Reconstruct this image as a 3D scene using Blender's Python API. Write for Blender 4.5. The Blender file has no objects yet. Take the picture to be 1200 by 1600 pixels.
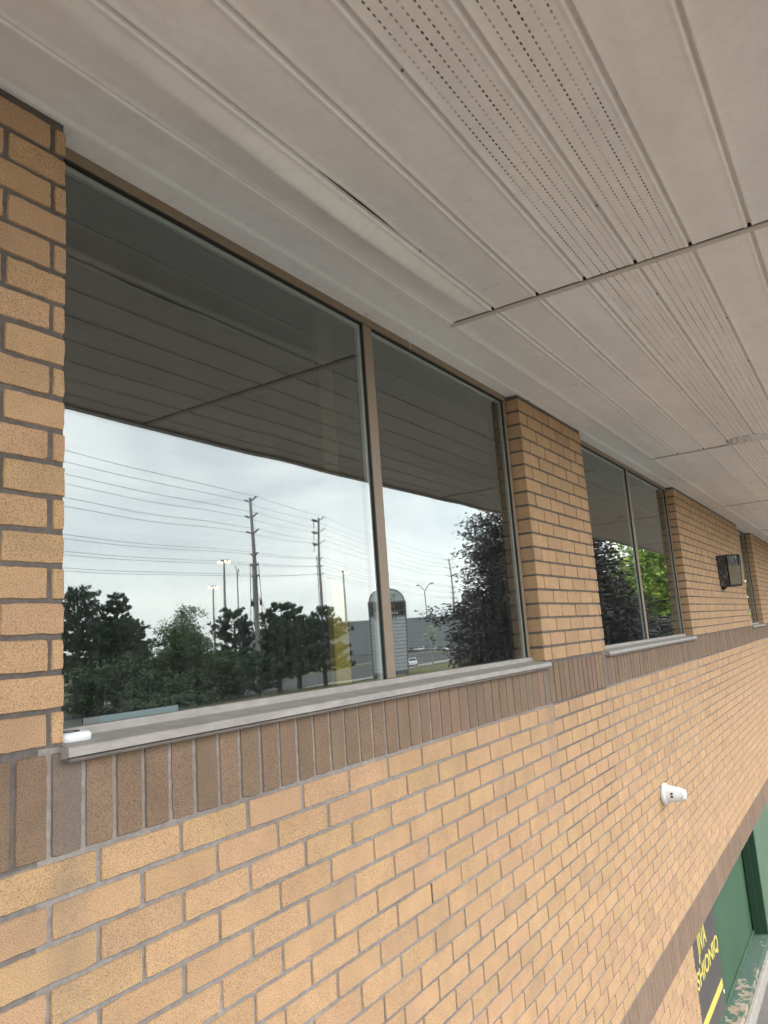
import bpy, math, random
from mathutils import Vector, Matrix, noise as mnoise
R = math.radians
S = bpy.context.scene
COL = S.collection
rnd = random.Random(7)

# ---------------------------------------------------------------- camera
cam_d = bpy.data.cameras.new("camera"); cam = bpy.data.objects.new("camera", cam_d); COL.objects.link(cam)
right = Vector((0.54773236, -0.83371576, -0.07005209))
up = Vector((-0.1044944, -0.15124247, 0.98295811))
fwd = Vector((0.83010252, 0.53107791, 0.16995902))
m = Matrix.Identity(4)
for i in range(3):
    m[i][0] = right[i]; m[i][1] = up[i]; m[i][2] = -fwd[i]
cam.matrix_world = m
cam_d.sensor_fit = 'VERTICAL'; cam_d.sensor_height = 36; cam_d.sensor_width = 27
cam_d.lens = 25.955
cam_d.clip_start = 0.02; cam_d.clip_end = 6000
S.camera = cam

# ---------------------------------------------------------------- world
SUN_EL, SUN_AZ = 48, 120          # azimuth of the sun measured from +X towards -Y
W = bpy.data.worlds.new("World"); S.world = W; W.use_nodes = True
nt = W.node_tree; nt.nodes.clear()
N = nt.nodes.new; L = nt.links.new
out = N('ShaderNodeOutputWorld'); bg = N('ShaderNodeBackground'); L(bg.outputs[0], out.inputs[0])
sky = N('ShaderNodeTexSky'); sky.sky_type = 'NISHITA'; sky.sun_disc = False
sky.sun_elevation = R(SUN_EL); sky.sun_rotation = R(90 + 60)
tc = N('ShaderNodeTexCoord'); mp = N('ShaderNodeMapping'); mp.inputs['Scale'].default_value = (1.0, 1.0, 3.2)
mp.inputs['Rotation'].default_value = (0.1, 0.05, 0.4)
L(tc.outputs['Generated'], mp.inputs[0])
nz = N('ShaderNodeTexNoise'); nz.inputs['Scale'].default_value = 2.3; nz.inputs['Detail'].default_value = 7
nz.inputs['Roughness'].default_value = 0.52; nz.inputs['Distortion'].default_value = 0.35
L(mp.outputs[0], nz.inputs['Vector'])
cr = N('ShaderNodeValToRGB'); L(nz.outputs[0], cr.inputs[0])
e = cr.color_ramp.elements
e[0].position = 0.38; e[0].color = (7.3, 7.8, 8.2, 1)
e[1].position = 0.64; e[1].color = (10.9, 11.0, 10.9, 1)
mx = N('ShaderNodeMixRGB'); mx.inputs[0].default_value = 0.9
L(sky.outputs[0], mx.inputs[1]); L(cr.outputs[0], mx.inputs[2]); L(mx.outputs[0], bg.inputs[0])
bg.inputs[1].default_value = 0.105

sun_d = bpy.data.lights.new("sun", 'SUN'); sun = bpy.data.objects.new("sun", sun_d); COL.objects.link(sun)
sun_d.energy = 0.5; sun_d.angle = R(25); sun_d.color = (1, 0.93, 0.84)
sd = Vector((math.cos(R(SUN_EL)) * math.cos(R(-60)), math.cos(R(SUN_EL)) * math.sin(R(-60)), math.sin(R(SUN_EL))))
sun.rotation_euler = (-sd).to_track_quat('-Z', 'Y').to_euler()
vs = S.view_settings; vs.view_transform = 'Standard'; vs.look = 'None'; vs.exposure = 2.26; vs.gamma = 1
try: vs.use_curve_mapping = False
except Exception: pass
S.cycles.max_bounces = 8; S.cycles.transparent_max_bounces = 12

# ---------------------------------------------------------------- helpers
class MB:
    """collects quads / polygons with an optional colour per face"""
    def __init__(s): s.v = []; s.f = []; s.c = []; s.sm = []
    def face(s, pts, c=(1, 1, 1), sm=False):
        n = len(s.v); s.v += [tuple(p) for p in pts]; s.f.append(tuple(range(n, n + len(pts)))); s.c.append(c); s.sm.append(sm)
    def poly(s, pts, faces, c=(1, 1, 1), sm=False):
        n = len(s.v); s.v += [tuple(p) for p in pts]
        for f in faces: s.f.append(tuple(n + i for i in f)); s.c.append(c); s.sm.append(sm)
    def box(s, a, b, c=(1, 1, 1)):
        x0, y0, z0 = a; x1, y1, z1 = b
        s.poly([(x0, y0, z0), (x1, y0, z0), (x1, y1, z0), (x0, y1, z0), (x0, y0, z1), (x1, y0, z1), (x1, y1, z1), (x0, y1, z1)],
               [(0, 3, 2, 1), (4, 5, 6, 7), (0, 1, 5, 4), (1, 2, 6, 5), (2, 3, 7, 6), (3, 0, 4, 7)], c)
    def tube(s, pts, rad, n=8, c=(1, 1, 1), cap=True):
        pts = [Vector(p) for p in pts]
        rs = rad if isinstance(rad, (list, tuple)) else [rad] * len(pts)
        base = len(s.v)
        for i, p in enumerate(pts):
            d = (pts[min(i + 1, len(pts) - 1)] - pts[max(i - 1, 0)]).normalized()
            u = d.orthogonal().normalized() if abs(d.z) > 0.9 else d.cross(Vector((0, 0, 1))).normalized()
            w = d.cross(u)
            for k in range(n):
                a = 2 * math.pi * k / n
                s.v.append(tuple(p + (u * math.cos(a) + w * math.sin(a)) * rs[i]))
        for i in range(len(pts) - 1):
            for k in range(n):
                s.f.append((base + i * n + k, base + i * n + (k + 1) % n, base + (i + 1) * n + (k + 1) % n, base + (i + 1) * n + k)); s.c.append(c); s.sm.append(True)
        if cap:
            s.f.append(tuple(base + k for k in range(n))); s.c.append(c); s.sm.append(False)
            s.f.append(tuple(base + (len(pts) - 1) * n + k for k in range(n))); s.c.append(c); s.sm.append(False)
    def build(s, name, mat, parent=None, bevel=0):
        me = bpy.data.meshes.new(name); me.from_pydata(s.v, [], s.f)
        at = me.color_attributes.new('col', 'FLOAT_COLOR', 'CORNER')
        vals = []
        for f, c in zip(s.f, s.c): vals += [c[0], c[1], c[2], 1.0] * len(f)
        at.data.foreach_set('color', vals)
        me.polygons.foreach_set('use_smooth', s.sm)
        me.update()
        if mat: me.materials.append(mat)
        o = bpy.data.objects.new(name, me); COL.objects.link(o)
        if parent: o.parent = parent
        if bevel:
            b = o.modifiers.new('bevel', 'BEVEL'); b.width = bevel; b.segments = 2; b.limit_method = 'ANGLE'
            b.use_clamp_overlap = True
        return o

def tag(o, label=None, cat=None, group=None, kind=None):
    if label: o['label'] = label
    if cat: o['category'] = cat
    if group: o['group'] = group
    if kind: o['kind'] = kind
    return o
def empty(name, loc=(0, 0, 0), rz=0):
    o = bpy.data.objects.new(name, None); COL.objects.link(o); o.location = loc; o.rotation_euler = (0, 0, rz); o.empty_display_size = 0.1
    return o
def copy_tree(o, parent=None):
    c = o.copy(); COL.objects.link(c)
    if parent: c.parent = parent
    for ch in [x for x in list(COL.objects) if x.parent == o]: copy_tree(ch, c)
    return c

class Mat:
    def __init__(s, name, color=(.5, .5, .5), rough=.8, metal=0, attr=False, spec=None):
        s.m = bpy.data.materials.new(name); s.m.use_nodes = True; s.nt = s.m.node_tree; s.b = s.nt.nodes['Principled BSDF']
        s.b.inputs['Roughness'].default_value = rough; s.b.inputs['Metallic'].default_value = metal
        if spec is not None: s.b.inputs['Specular IOR Level'].default_value = spec
        s.tc = s.n('ShaderNodeTexCoord')
        if attr:
            a = s.n('ShaderNodeVertexColor'); a.layer_name = 'col'
            s.col = s.mixc('MULTIPLY', 1.0, a.outputs[0], color)
        else:
            r = s.n('ShaderNodeRGB'); r.outputs[0].default_value = (*color, 1); s.col = r.outputs[0]
        s.h = None
    def n(s, t): return s.nt.nodes.new(t)
    def l(s, a, b): s.nt.links.new(a, b)
    def mixc(s, mode, fac, a, b):
        x = s.n('ShaderNodeMixRGB'); x.blend_type = mode
        for i, v in ((0, fac), (1, a), (2, b)):
            if isinstance(v, (int, float)): x.inputs[i].default_value = v
            elif isinstance(v, tuple): x.inputs[i].default_value = (*v[:3], 1)
            else: s.l(v, x.inputs[i])
        return x.outputs[0]
    def math(s, op, a, b=0.0, c=0.0):
        x = s.n('ShaderNodeMath'); x.operation = op
        for i, v in enumerate((a, b, c)):
            if isinstance(v, (int, float)): x.inputs[i].default_value = v
            else: s.l(v, x.inputs[i])
        return x.outputs[0]
    def noise(s, scale, detail=3, rough=.5, stretch=None, dist=0):
        t = s.n('ShaderNodeTexNoise'); t.inputs['Scale'].default_value = scale; t.inputs['Detail'].default_value = detail
        t.inputs['Roughness'].default_value = rough; t.inputs['Distortion'].default_value = dist
        v = s.tc.outputs['Object']
        if stretch:
            mp = s.n('ShaderNodeMapping'); mp.inputs['Scale'].default_value = stretch; s.l(v, mp.inputs[0]); v = mp.outputs[0]
        s.l(v, t.inputs['Vector']); return t.outputs[0]
    def ramp(s, v, p0, p1, c0=(0, 0, 0), c1=(1, 1, 1)):
        r = s.n('ShaderNodeValToRGB'); e = r.color_ramp.elements
        e[0].position = p0; e[1].position = p1; e[0].color = (*c0, 1); e[1].color = (*c1, 1); s.l(v, r.inputs[0]); return r.outputs[0]
    def bump(s, v, strength=.3, dist=.002):
        b = s.n('ShaderNodeBump'); b.inputs['Strength'].default_value = strength; b.inputs['Distance'].default_value = dist
        s.l(v, b.inputs['Height'])
        if s.h is not None: s.l(s.h, b.inputs['Normal'])
        s.h = b.outputs[0]
    def done(s):
        s.l(s.col, s.b.inputs['Base Color'])
        if s.h is not None: s.l(s.h, s.b.inputs['Normal'])
        return s.m

# ---------------------------------------------------------------- materials
def brick_mat():
    M = Mat('brick_clay', (1, 1, 1), .88, attr=True, spec=.3)
    sp =  M.ramp(M.noise(460, 4, .8), .39, .51)                       # dark iron specks
    sp2 = M.ramp(M.noise(210, 3, .6), .56, .72)
    lo = M.ramp(M.noise(9, 4, .6), .3, .75, (.80, .80, .82), (1.14, 1.12, 1.08))
    c = M.mixc('MULTIPLY', .75, M.col, lo)
    c = M.mixc('MIX', sp, M.mixc('MULTIPLY', 1, c, (.42, .37, .33)), c)
    c = M.mixc('MIX', M.mixc('MULTIPLY', 1, sp2, (.35, .35, .35)), c, M.mixc('MULTIPLY', 1, c, (1.28, 1.28, 1.3)))
    M.col = c
    sx = M.n('ShaderNodeSeparateXYZ'); M.l(M.tc.outputs['Object'], sx.inputs[0])
    st_m = None
    for xs_, w_ in ((.868, .045), (3.29, .045), (4.205, .045), (6.70, .045)):
        a_ = M.math('MAXIMUM', M.math('SUBTRACT', 1.0, M.math('DIVIDE', M.math('ABSOLUTE', M.math('SUBTRACT', sx.outputs[0], xs_)), w_)), 0.0)
        st_m = a_ if st_m is None else M.math('MAXIMUM', st_m, a_)
    zf = M.ramp(M.math('DIVIDE', M.math('SUBTRACT', sx.outputs[2], 2.35), .65), .0, .85)
    zc_ = M.math('LESS_THAN', sx.outputs[2], 3.0)
    sm2 = M.math('MULTIPLY', M.math('MULTIPLY', M.math('MULTIPLY', M.math('SQRT', st_m), zf), zc_), M.ramp(M.noise(16, 5, .75), .3, .6, (.08, .08, .08), (.72, .72, .72)))
    M.col = M.mixc('MIX', sm2, M.col, (.115, .10, .088))
    ef = M.ramp(M.noise(5, 6, .8), .66, .74, (0, 0, 0), (.30, .30, .30)); M.col = M.mixc('MIX', ef, M.col, (.38, .33, .29))
    M.bump(M.noise(260, 3, .65), .55, .0016); M.bump(M.noise(28, 3), .3, .003)
    return M.done()
def mortar_mat():
    M = Mat('mortar', (1, 1, 1), .95, attr=True, spec=.2)
    M.col = M.mixc('MULTIPLY', .9, M.col, M.ramp(M.noise(60, 5, .7), .25, .8, (.62, .6, .6), (1.2, 1.2, 1.2)))
    M.col = M.mixc('MULTIPLY', .8, M.col, M.ramp(M.noise(3.1, 3, .6), .3, .7, (.7, .68, .68), (1.15, 1.15, 1.15)))
    M.bump(M.noise(180, 4, .7), .6, .003)
    return M.done()
def soffit_mat(perf=False):
    M = Mat('soffit_paint' + ('_perforated' if perf else ''), (.80, .785, .765), .32, spec=.45)
    M.col = M.mixc('MULTIPLY', .6, M.col, M.ramp(M.noise(1.7, 5, .65, (.6, 2, 1)), .3, .72, (.82, .82, .82), (1.08, 1.07, 1.05)))
    M.col = M.mixc('MULTIPLY', .35, M.col, M.ramp(M.noise(17, 5, .7, dist=1.2), .35, .6, (.8, .79, .78), (1, 1, 1)))
    M.col = M.mixc('MIX', M.ramp(M.noise(42, 3, .8), .70, .76, (0, 0, 0), (.35, .35, .35)), M.col, (.2, .17, .14))
    M.bump(M.noise(1.1, 2, .5, (.5, 3, 1)), .42, .03); M.bump(M.noise(5.5, 2, .5, (.6, 1.5, 1)), .16, .01); M.bump(M.noise(420, 2, .6), .12, .0008)
    rr = M.ramp(M.noise(5, 4, .6), .3, .7, (.26, .26, .26), (.46, .46, .46)); M.l(rr, M.b.inputs['Roughness'])
    if perf:
        sx = M.n('ShaderNodeSeparateXYZ'); M.l(M.tc.outputs['Object'], sx.inputs[0])
        X, Y = sx.outputs[0], M.math('ADD', sx.outputs[1], 1.285)
        dx = M.math('ABSOLUTE', M.math('SUBTRACT', M.math('FRACT', M.math('DIVIDE', M.math('ADD', X, 10), .0178)), .5))
        # rows: pitch .0255, centred on .55 and .3825
        dark = None
        for yc in (.5500, .3825):
            r = M.math('DIVIDE', M.math('SUBTRACT', Y, yc), .0255)
            k = M.math('ROUND', r); dy = M.math('ABSOLUTE', M.math('SUBTRACT', r, k))
            inn = M.math('LESS_THAN', M.math('ABSOLUTE', k), 2.4)
            d = M.math('SQRT', M.math('ADD', M.math('POWER', M.math('DIVIDE', dx, .30), 2.0), M.math('POWER', M.math('DIVIDE', dy, .088), 2.0)))
            q = M.math('MULTIPLY', M.math('LESS_THAN', d, 1.0), inn)
            dark = q if dark is None else M.math('MAXIMUM', dark, q)
        st = M.ramp(M.noise(1, 3, .7, (3.2, 40, 1)), .42, .62, (.30, .30, .30), (1, 1, 1))
        f = M.math('MULTIPLY', dark, st)
        M.col = M.mixc('MIX', f, M.col, (.035, .028, .025))
        M.bump(M.math('SUBTRACT', 1.0, dark), .5, .002)
    return M.done()
def metal(name, c, rough=.45, dirt=.3, attr=False):
    M = Mat(name, c, rough, attr=attr, spec=.5)
    M.col = M.mixc('MULTIPLY', dirt, M.col, M.ramp(M.noise(14, 5, .7, (1, 1, 3)), .3, .7, (.55, .52, .5), (1.1, 1.1, 1.1)))
    M.bump(M.noise(90, 3), .08, .001)
    return M.done()
def simple(name, c, rough=.8, var=.3, scale=8, attr=False, spec=.4, bump=0):
    M = Mat(name, c, rough, attr=attr, spec=spec)
    M.col = M.mixc('MULTIPLY', var, M.col, M.ramp(M.noise(scale, 5, .65), .3, .7, (.5, .5, .5), (1.25, 1.25, 1.25)))
    if bump: M.bump(M.noise(scale * 6, 4, .7), bump, .01)
    return M.done()
def glass(name, f0, f1, tint):
    m = bpy.data.materials.new(name); m.use_nodes = True; nt = m.node_tree; nt.nodes.clear()
    o = nt.nodes.new('ShaderNodeOutputMaterial'); mix = nt.nodes.new('ShaderNodeMixShader')
    tr = nt.nodes.new('ShaderNodeBsdfTransparent'); gl = nt.nodes.new('ShaderNodeBsdfGlossy')
    tr.inputs[0].default_value = (*tint, 1); gl.inputs[0].default_value = (.95, 1, .985, 1); gl.inputs['Roughness'].default_value = 0
    fr = nt.nodes.new('ShaderNodeFresnel'); fr.inputs[0].default_value = 1.5
    mr = nt.nodes.new('ShaderNodeMapRange'); mr.inputs[1].default_value = .04; mr.inputs[2].default_value = .5
    mr.inputs[3].default_value = f0; mr.inputs[4].default_value = f1
    tcn = nt.nodes.new('ShaderNodeTexCoord'); nz_ = nt.nodes.new('ShaderNodeTexNoise'); nz_.inputs['Scale'].default_value = 2.1 if f0 > .1 else 1.3
    nz_.inputs['Detail'].default_value = 1.0; nt.links.new(tcn.outputs['Object'], nz_.inputs['Vector'])
    bp = nt.nodes.new('ShaderNodeBump'); bp.inputs['Strength'].default_value = 1.0; bp.inputs['Distance'].default_value = .0011
    nt.links.new(nz_.outputs[0], bp.inputs['Height']); nt.links.new(bp.outputs[0], gl.inputs['Normal'])
    nt.links.new(fr.outputs[0], mr.inputs[0]); nt.links.new(mr.outputs[0], mix.inputs[0])
    nt.links.new(tr.outputs[0], mix.inputs[1]); nt.links.new(gl.outputs[0], mix.inputs[2])
    if f0 > .1:
        df = nt.nodes.new('ShaderNodeBsdfDiffuse'); df.inputs[0].default_value = (.5, .52, .5, 1)
        dn = nt.nodes.new('ShaderNodeTexNoise'); dn.inputs['Scale'].default_value = 9; dn.inputs['Detail'].default_value = 6; dn.inputs['Roughness'].default_value = .75
        mpp = nt.nodes.new('ShaderNodeMapping'); mpp.inputs['Scale'].default_value = (3, 1, .5); nt.links.new(tcn.outputs['Object'], mpp.inputs[0]); nt.links.new(mpp.outputs[0], dn.inputs['Vector'])
        m2 = nt.nodes.new('ShaderNodeMapRange'); m2.inputs[1].default_value = .35; m2.inputs[2].default_value = .8; m2.inputs[3].default_value = .006; m2.inputs[4].default_value = .045
        nt.links.new(dn.outputs[0], m2.inputs[0]); mx2 = nt.nodes.new('ShaderNodeMixShader'); nt.links.new(m2.outputs[0], mx2.inputs[0])
        nt.links.new(mix.outputs[0], mx2.inputs[1]); nt.links.new(df.outputs[0], mx2.inputs[2]); nt.links.new(mx2.outputs[0], o.inputs[0])
    else: nt.links.new(mix.outputs[0], o.inputs[0])
    return m

BRICK = brick_mat(); MORTAR = mortar_mat(); SOF = soffit_mat(); PERF = soffit_mat(True)
TRIM = metal('soffit_trim_paint', (.60, .55, .50), .4, .35)
BRONZE = metal('bronze_frame', (.185, .135, .09), .5, .3)
SILL = metal('sill_paint', (.285, .262, .242), .72, .6)
SILLM = metal('sill_edge_weathered', (.16, .14, .125), .5, .6)
BLACK = simple('black_gap_shade', (.008, .007, .006), .9, .1)  # black that stands in for shade inside the soffit gaps
GASK = simple('black_gasket', (.012, .012, .012), .6, .1)
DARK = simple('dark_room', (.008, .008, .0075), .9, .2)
GLASS1 = glass('tinted_glass_outer', .148, .50, (.72, .74, .70))
GLASS2 = glass('tinted_glass_inner', .075, .30, (.70, .72, .67))

# ================================================================ BUILDING
YW, YF, YG, ZS = 1.285, 1.345, 1.358, 1.135      # wall face, frame face, glass, soffit
XL, XR = -3.0, 24.0
WIN = [(.856, 3.2906, 2.0825), (4.2175, 6.6918, 5.445), (10.341, 11.614, None), (15.3, 17.76, 16.53)]
B = empty('brick_building', (0, YW, -3.15)); tag(B, 'tan brick building with dark soldier courses, tinted windows and a white metal eave soffit', 'building')
BO = Vector((0, YW, -3.15))
def bpart(mb, name, mat, parent=None, bevel=0):
    """mesh in world coordinates, parented under the building (or under a part sitting at the building's origin)"""
    mb.v = [(x - BO.x, y - BO.y, z - BO.z) for x, y, z in mb.v]
    return mb.build(name, mat, parent or B, bevel)

def tan():
    k = rnd.random(); b = rnd.uniform(.95, 1.05)
    if k < .16: c = (.396, .250, .148)
    elif k < .30: c = (.392, .259, .140)
    elif k < .36: c = (.362, .234, .138)
    else: c = (.400, .257, .144)
    return (c[0] * b, c[1] * b, c[2] * b)
def brown():
    b = rnd.uniform(.92, 1.08); k = rnd.random()
    c = (.186, .125, .084) if k < .6 else ((.172, .120, .080) if k < .85 else (.190, .122, .088))
    return (c[0] * b, c[1] * b, c[2] * b)

def brick(mb, x0, x1, z0, z1, c, fine=True, depth=.085, y=YW):
    yj = y + rnd.uniform(-.0008, .0012); ch = .0015
    x0 += rnd.uniform(-.0012, .0012); x1 += rnd.uniform(-.0012, .0012); z0 += rnd.uniform(-.0008, .0008); z1 += rnd.uniform(-.0008, .0008)
    if x1 - x0 < .008: return
    if not fine:
        a = (x0, yj, z0); 
        mb.poly([(x0, yj, z0), (x1, yj, z0), (x1, yj, z1), (x0, yj, z1), (x0, y + depth, z0), (x1, y + depth, z0), (x1, y + depth, z1), (x0, y + depth, z1)],
                [(0, 1, 2, 3), (4, 0, 3, 7), (1, 5, 6, 2), (4, 5, 1, 0), (3, 2, 6, 7)], c); return
    step = .014
    nx = max(2, int((x1 - x0) / step)); nz = max(2, int((z1 - z0) / step))
    ring = []
    def j(k=.0005): return rnd.gauss(0, k)
    for i in range(nx): ring.append((x0 + (x1 - x0) * i / nx, z0, 0, 1))
    for i in range(nz): ring.append((x1, z0 + (z1 - z0) * i / nz, -1, 0))
    for i in range(nx): ring.append((x1 - (x1 - x0) * i / nx, z1, 0, -1))
    for i in range(nz): ring.append((x0, z1 - (z1 - z0) * i / nz, 1, 0))
    n = len(ring); outer = []; inner = []; back = []
    for k, (x, z, dx, dz) in enumerate(ring):
        corner = k in (0, nx, nx + nz, 2 * nx + nz)
        jx, jz = j(), j()
        if corner:
            sx = 1 if x < (x0 + x1) / 2 else -1; sz = 1 if z < (z0 + z1) / 2 else -1
            jx = sx * abs(rnd.gauss(.0006, .0007)); jz = sz * abs(rnd.gauss(.0006, .0007)); dx, dz = sx, sz
        px, pz = x + jx, z + jz
        outer.append((px, yj + .003 + abs(j(.0006)), pz)); back.append((px, y + depth, pz))
        cc = ch * rnd.uniform(.6, 1.5)
        inner.append((px + dx * cc, yj, pz + dz * cc))
    mb.poly(outer + inner + back,
            [tuple(range(n, 2 * n))] + [(k, (k + 1) % n, n + (k + 1) % n, n + k) for k in range(n)] + [(2 * n + k, 2 * n + (k + 1) % n, (k + 1) % n, k) for k in range(n)], c)

def course(mb, xa, xb, z0, z1, phase, pitch, joint, colf, edges=(True, True)):
    """a run of bricks between xa and xb; phase = X of any vertical joint centre"""
    k = math.floor((xa - phase) / pitch); x = phase + k * pitch
    while x < xb:
        a, b = max(x + joint / 2, xa), min(x + pitch - joint / 2, xb)
        if b - a > .012: brick(mb, a, b, z0, z1, colf((a + b) / 2, b - a), fine=(a < 7.2 and b > .3))
        x += pitch
def pitchcol(c, f): return (c[0] * f, c[1] * f, c[2] * f)

J = .0092
wall = MB(); mort = MB()
MG, MGL, MGD = (.19, .172, .160), (.27, .255, .245), (.120, .104, .094)
def inwin(x, pad=0): return any(a - pad < x < b + pad for a, b, c in WIN)
solid = []; x = XL
for a, b, c in WIN: solid.append((x, a)); x = b
solid.append((x, XR))
CU = .0668
for si, (xa, xb) in enumerate(solid):
    for k in range(19):
        z0 = -.152 + k * CU + J / 2; z1 = z0 + CU - J
        if si == 0: ph = .0256 if k % 2 == 0 else .1256
        else: ph = xa + (.1 if k % 2 else 0) - J / 2
        if si == 1 and k == 0: ph += .1
        course(wall, xa, xb, z0, z1, ph, .200, J, lambda x, w: tan())
    mort.box((xa + .004, YW + .0045, -.152), (xb - .004, YW + .09, ZS + .03), MGD if si == 0 else MGD)
    # brick returns go back to the frames
CL = .06891
mort_cols = []
for k in range(22):
    z1 = -.346 - k * CL - J / 2; z0 = z1 - CL + J
    ph = 1.3297 + (0 if k % 2 == 0 else .1)
    def cf(x, w, k=k):
        c = tan()
        if k == 0 and (.84 < x < .98): c = tuple(v * .78 + .03 for v in c)
        return c
    course(wall, XL, XR, z0, z1, ph, .2003, J, cf)
# mortar behind lower courses : lighter (washed) below the windows
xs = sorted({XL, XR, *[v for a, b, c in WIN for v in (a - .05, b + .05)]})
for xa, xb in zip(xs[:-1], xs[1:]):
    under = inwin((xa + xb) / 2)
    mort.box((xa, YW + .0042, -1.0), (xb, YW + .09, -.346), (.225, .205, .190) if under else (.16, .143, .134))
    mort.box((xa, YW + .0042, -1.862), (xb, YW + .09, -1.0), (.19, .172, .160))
bpart(wall, 'wall', BRICK); 
# brick below the lower band, left of the infill opening
low = MB()
for k in range(16):
    z1 = -2.06 - k * .0675 - J / 2; z0 = z1 - .0675 + J
    course(low, XL, 5.30, z0, z1, 5.30 - (.1 if k % 2 else 0) + J / 2, .200, J, lambda x, w: tan())
    course(low, 12.0, XR, z0, z1, 12.0 - (.1 if k % 2 else 0) - J / 2, .200, J, lambda x, w: tan())
mort.box((XL, YW + .0042, -3.2), (5.296, YW + .09, -2.06), MG); mort.box((12.004, YW + .0042, -3.2), (XR, YW + .09, -2.06), MG)
bpart(low, 'lower_wall', BRICK)
# soldier courses
s1 = MB(); s2_ = MB(); sm_ = MB(); PS = .0690
k0 = math.floor((XL - 1.3797) / PS)
x = 1.3797 + k0 * PS
while x < XR:
    a, b = x + J / 2, x + PS - J / 2; xc = (a + b) / 2
    c = brown()
    if .835 < xc < .9 or 3.25 < xc < 3.33 or 4.17 < xc < 4.24 or 6.68 < xc < 6.76: c = (.178, .130, .098)
    top = -.162
    brick(s1, a, b, -.3455 + J / 2, top, c, fine=a < 7.2 and b > .3)
    brick(s2_, a, b, -2.058, -1.862 - J / 2 + .002, brown(), fine=False)
    x += PS
for xa, xb in zip(xs[:-1], xs[1:]):
    under = inwin((xa + xb) / 2)
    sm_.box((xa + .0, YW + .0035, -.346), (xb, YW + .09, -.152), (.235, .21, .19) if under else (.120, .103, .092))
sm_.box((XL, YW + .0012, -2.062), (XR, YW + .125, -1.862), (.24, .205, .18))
bpart(s1, 'soldier_course', BRICK); bpart(s2_, 'soldier_course', BRICK)
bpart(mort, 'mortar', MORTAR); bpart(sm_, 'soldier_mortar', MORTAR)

for k in range(16):
    q = MB(); x = rnd.uniform(.2, 9); w_ = rnd.uniform(.01, .05)
    if inwin(x, .05): continue
    q.poly([(x, YW - .0005, ZS - .001), (x + w_, YW - .0005, ZS - .001), (x + w_ * .7, YW - .002, ZS - rnd.uniform(.006, .016)), (x + w_ * .2, YW - .002, ZS - rnd.uniform(.004, .012))], [(0, 1, 2, 3)], (.10, .085, .07))
    bpart(q, 'mortar_crumb', MORTAR)
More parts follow.
